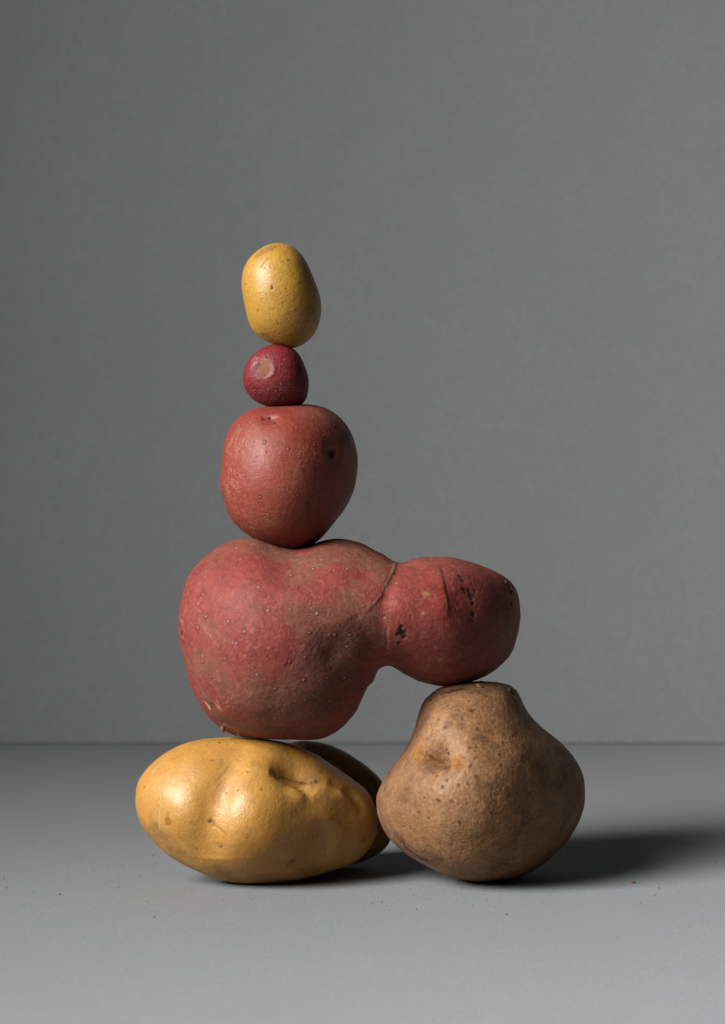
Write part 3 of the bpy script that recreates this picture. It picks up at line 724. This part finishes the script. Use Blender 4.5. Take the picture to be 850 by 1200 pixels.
pa.stroke(z1((470, 160), (500, 240), (530, 320)), 4, 'dirt', 0.6, 1.1)
pa.spot(*z1((480, 460))[0], 11, 'dirt', 0.55, 0.9, 1.0); pa.stroke(z1((210, 590), (280, 620), (340, 640)), 4, 'dirt', 0.7, 1.0)
pa.spot(*z1((235, 300))[0], 9, 'tan', 0.25, 0.9, 0.6)
for k in range(26):
    x = random.uniform(160, 500); y = random.uniform(180, 600); a = random.uniform(0, 3.1); l = random.uniform(6, 16)
    pa.stroke(z1((x, y), (x + l * math.cos(a), y + l * math.sin(a))), 0.55, 'tan', 0.45)
pa.scatter(60, 0.9, 0.06, 0.0, 0.5, seed=66)
o_baby = pa.build('yellow_potato', M_baby, 'small egg-shaped yellow potato balanced on top of the stack', 'potato', 'stacked potatoes')

# ---------------------------------------------------------------- stubs, flakes and crumbs
def blob(name, pos, axis, length, width, thick, mat, parent=None, seed=0, curl=0.0):
    """a small shrivelled chip or stub, longest along axis"""
    g = np.random.default_rng(seed)
    d, F = ico(3)
    V = d * np.array([width / 2, thick / 2, length / 2]); t = d[:, 2:3]
    V = V * (1 - 0.35 * t) + np.array([1, 0, 0]) * curl * length * (t ** 2)
    V = V * (1 + 0.45 * (fbm(V, 2.2 / max(width, 1e-5), 2, seed)[:, None] - 0.5))
    z = Vector(axis).normalized(); x = z.orthogonal().normalized(); y = z.cross(x)
    M = np.array([list(x), list(y), list(z)]).T
    me = bpy.data.meshes.new(name); P = V @ M.T
    me.from_pydata(P.tolist(), [], F.tolist()); me.polygons.foreach_set('use_smooth', np.ones(len(F), dtype=bool)); me.materials.append(mat)
    o = bpy.data.objects.new(name, me); COL.objects.link(o)
    p = Vector(pos)
    if parent: o.parent = parent; p = p - parent.location
    o.location = p; return o
def plain(name, c1, c2, rough=0.7, scale=700):
    t = NT(name); n = t.noise(scale, 4, 0.6)
    return t.done(t.mix(t.ramp(n, 0.35, 0.65), c1, c2), rough, t.bump(n, 0.4, 0.0004), spec=0.3)
M_stub = plain('dry_sprout', (0.085, 0.045, 0.022), (0.040, 0.020, 0.011))
M_pale = plain('pale_dry_skin', (0.20, 0.11, 0.055), (0.09, 0.045, 0.022))
M_redstub = plain('dry_red_root', (0.13, 0.038, 0.024), (0.06, 0.018, 0.012))
M_soil = plain('dry_soil', (0.055, 0.030, 0.018), (0.020, 0.012, 0.008), 0.9)
M_chip = plain('red_skin_chip', (0.15, 0.045, 0.020), (0.08, 0.022, 0.012))

p, n = pb.where(563, 803); blob('skin_flake', p + n * 0.0006, (0.8, -0.1, -0.45), 0.0040, 0.0016, 0.0009, M_pale, o_brown, 1)
p, n = pb.where(600, 807); blob('sprout', p + n * 0.0004, (0.35, -0.2, 1.0), 0.0044, 0.0026, 0.0022, M_stub, o_brown, 2, 0.15)
p, n = pb.where(605, 811); blob('sprout', p + n * 0.0002, (0.6, -0.3, -0.8), 0.0030, 0.0010, 0.0009, M_pale, o_brown, 3)
p, n = pb.where(503, 818); blob('skin_flake', p + n * 0.0003, (0.5, 0, 0.8), 0.0022, 0.0012, 0.0008, M_stub, o_brown, 4)
p, n = pr.where(262, 856); blob('root_stub', p + n * 0.0010, (0.15, -0.3, -1.0), 0.0056, 0.0022, 0.0020, M_redstub, o_red, 5, 0.1)
p, n = pr.where(282, 864); blob('root_stub', p + n * 0.0003, (0.9, -0.2, -0.5), 0.0040, 0.0014, 0.0012, M_redstub, o_red, 6)
for k, (x, y, l) in enumerate(((212, 741, 0.0050), (598, 681, 0.0040), (604, 692, 0.0045), (428, 808, 0.0022))):
    p, n = pr.where(x, y); blob('scab', p - n * 0.0003, (0.3 * (k - 1), -0.5, 1), l, 0.0022, 0.0016, M_soil if k else M_redstub, o_red, 10 + k)
# a short dry fibre caught beside the crimson potato's crown
p, n = ps.where(311, 407); blob('dry_fibre', p + np.array([-0.0006, 0, 0.0009]), (-0.5, -0.1, 1.0), 0.0024, 0.00045, 0.00045, M_stub, o_small, 20, 0.2)

def table_at(px, py):
    r = ray(px, py); t = -CAM[2] / r[2]; return CAM + r * t
c = blob('skin_chip', table_at(743, 1035) + np.array([0, 0, 0.0004]), (1, 0.15, 0.02), 0.0028, 0.0012, 0.0008, M_chip, None, 30)
tag(c, 'tiny reddish flake of skin on the table in front of the shadow', 'flake')
V = []; F = []
d, f = ico(1)
g = np.random.default_rng(77)
spots = [(772, 1041, .8), (768, 1050, .5), (838, 1011, .6), (751, 1059, .5), (535, 1055, .6), (540, 1048, .5), (594, 1072, .8), (570, 1054, .5), (488, 1066, .5), (448, 1058, .5), (722, 972, .8), (727, 1023, .5), (734, 1029, .4),
         (8, 1041, .7), (5, 1030, .5), (70, 1049, .7), (181, 1075, .6), (172, 1057, .5), (135, 1041, .5), (78, 1010, .4), (110, 1022, .4), (180, 1003, .8), (176, 1001, .6), (183, 1000, .5), (142, 981, .5), (155, 988, .6), (148, 994, .4), (640, 1033, .6), (650, 1030, .4), (655, 1027, .5)]
for k in range(300):
    cx, w = ((470, 40), (560, 60), (200, 60), (640, 70), (90, 80), (760, 60))[g.integers(6)]
    spots.append((cx + g.normal() * w, 1012 + abs(g.normal()) * 28 + (22 if cx in (560, 470) else 0), g.uniform(0.12, 0.40)))
for x, y, r in spots:
    q = table_at(x, y); r = r * 0.00052
    P = d * r * g.uniform(0.5, 1.4, 3) * (1 + g.uniform(-0.3, 0.3, (len(d), 1))); P[:, 2] -= P[:, 2].min() + r * 0.15
    F += [tuple(int(i) + len(V) for i in t) for t in f]; V += (P + q).tolist()
me = bpy.data.meshes.new('soil_crumbs'); me.from_pydata(V, [], F); me.materials.append(M_soil)
o = bpy.data.objects.new('soil_crumbs', me); COL.objects.link(o)
tag(o, 'scattered specks of dry soil on the grey table around the potatoes', 'soil', kind='stuff')
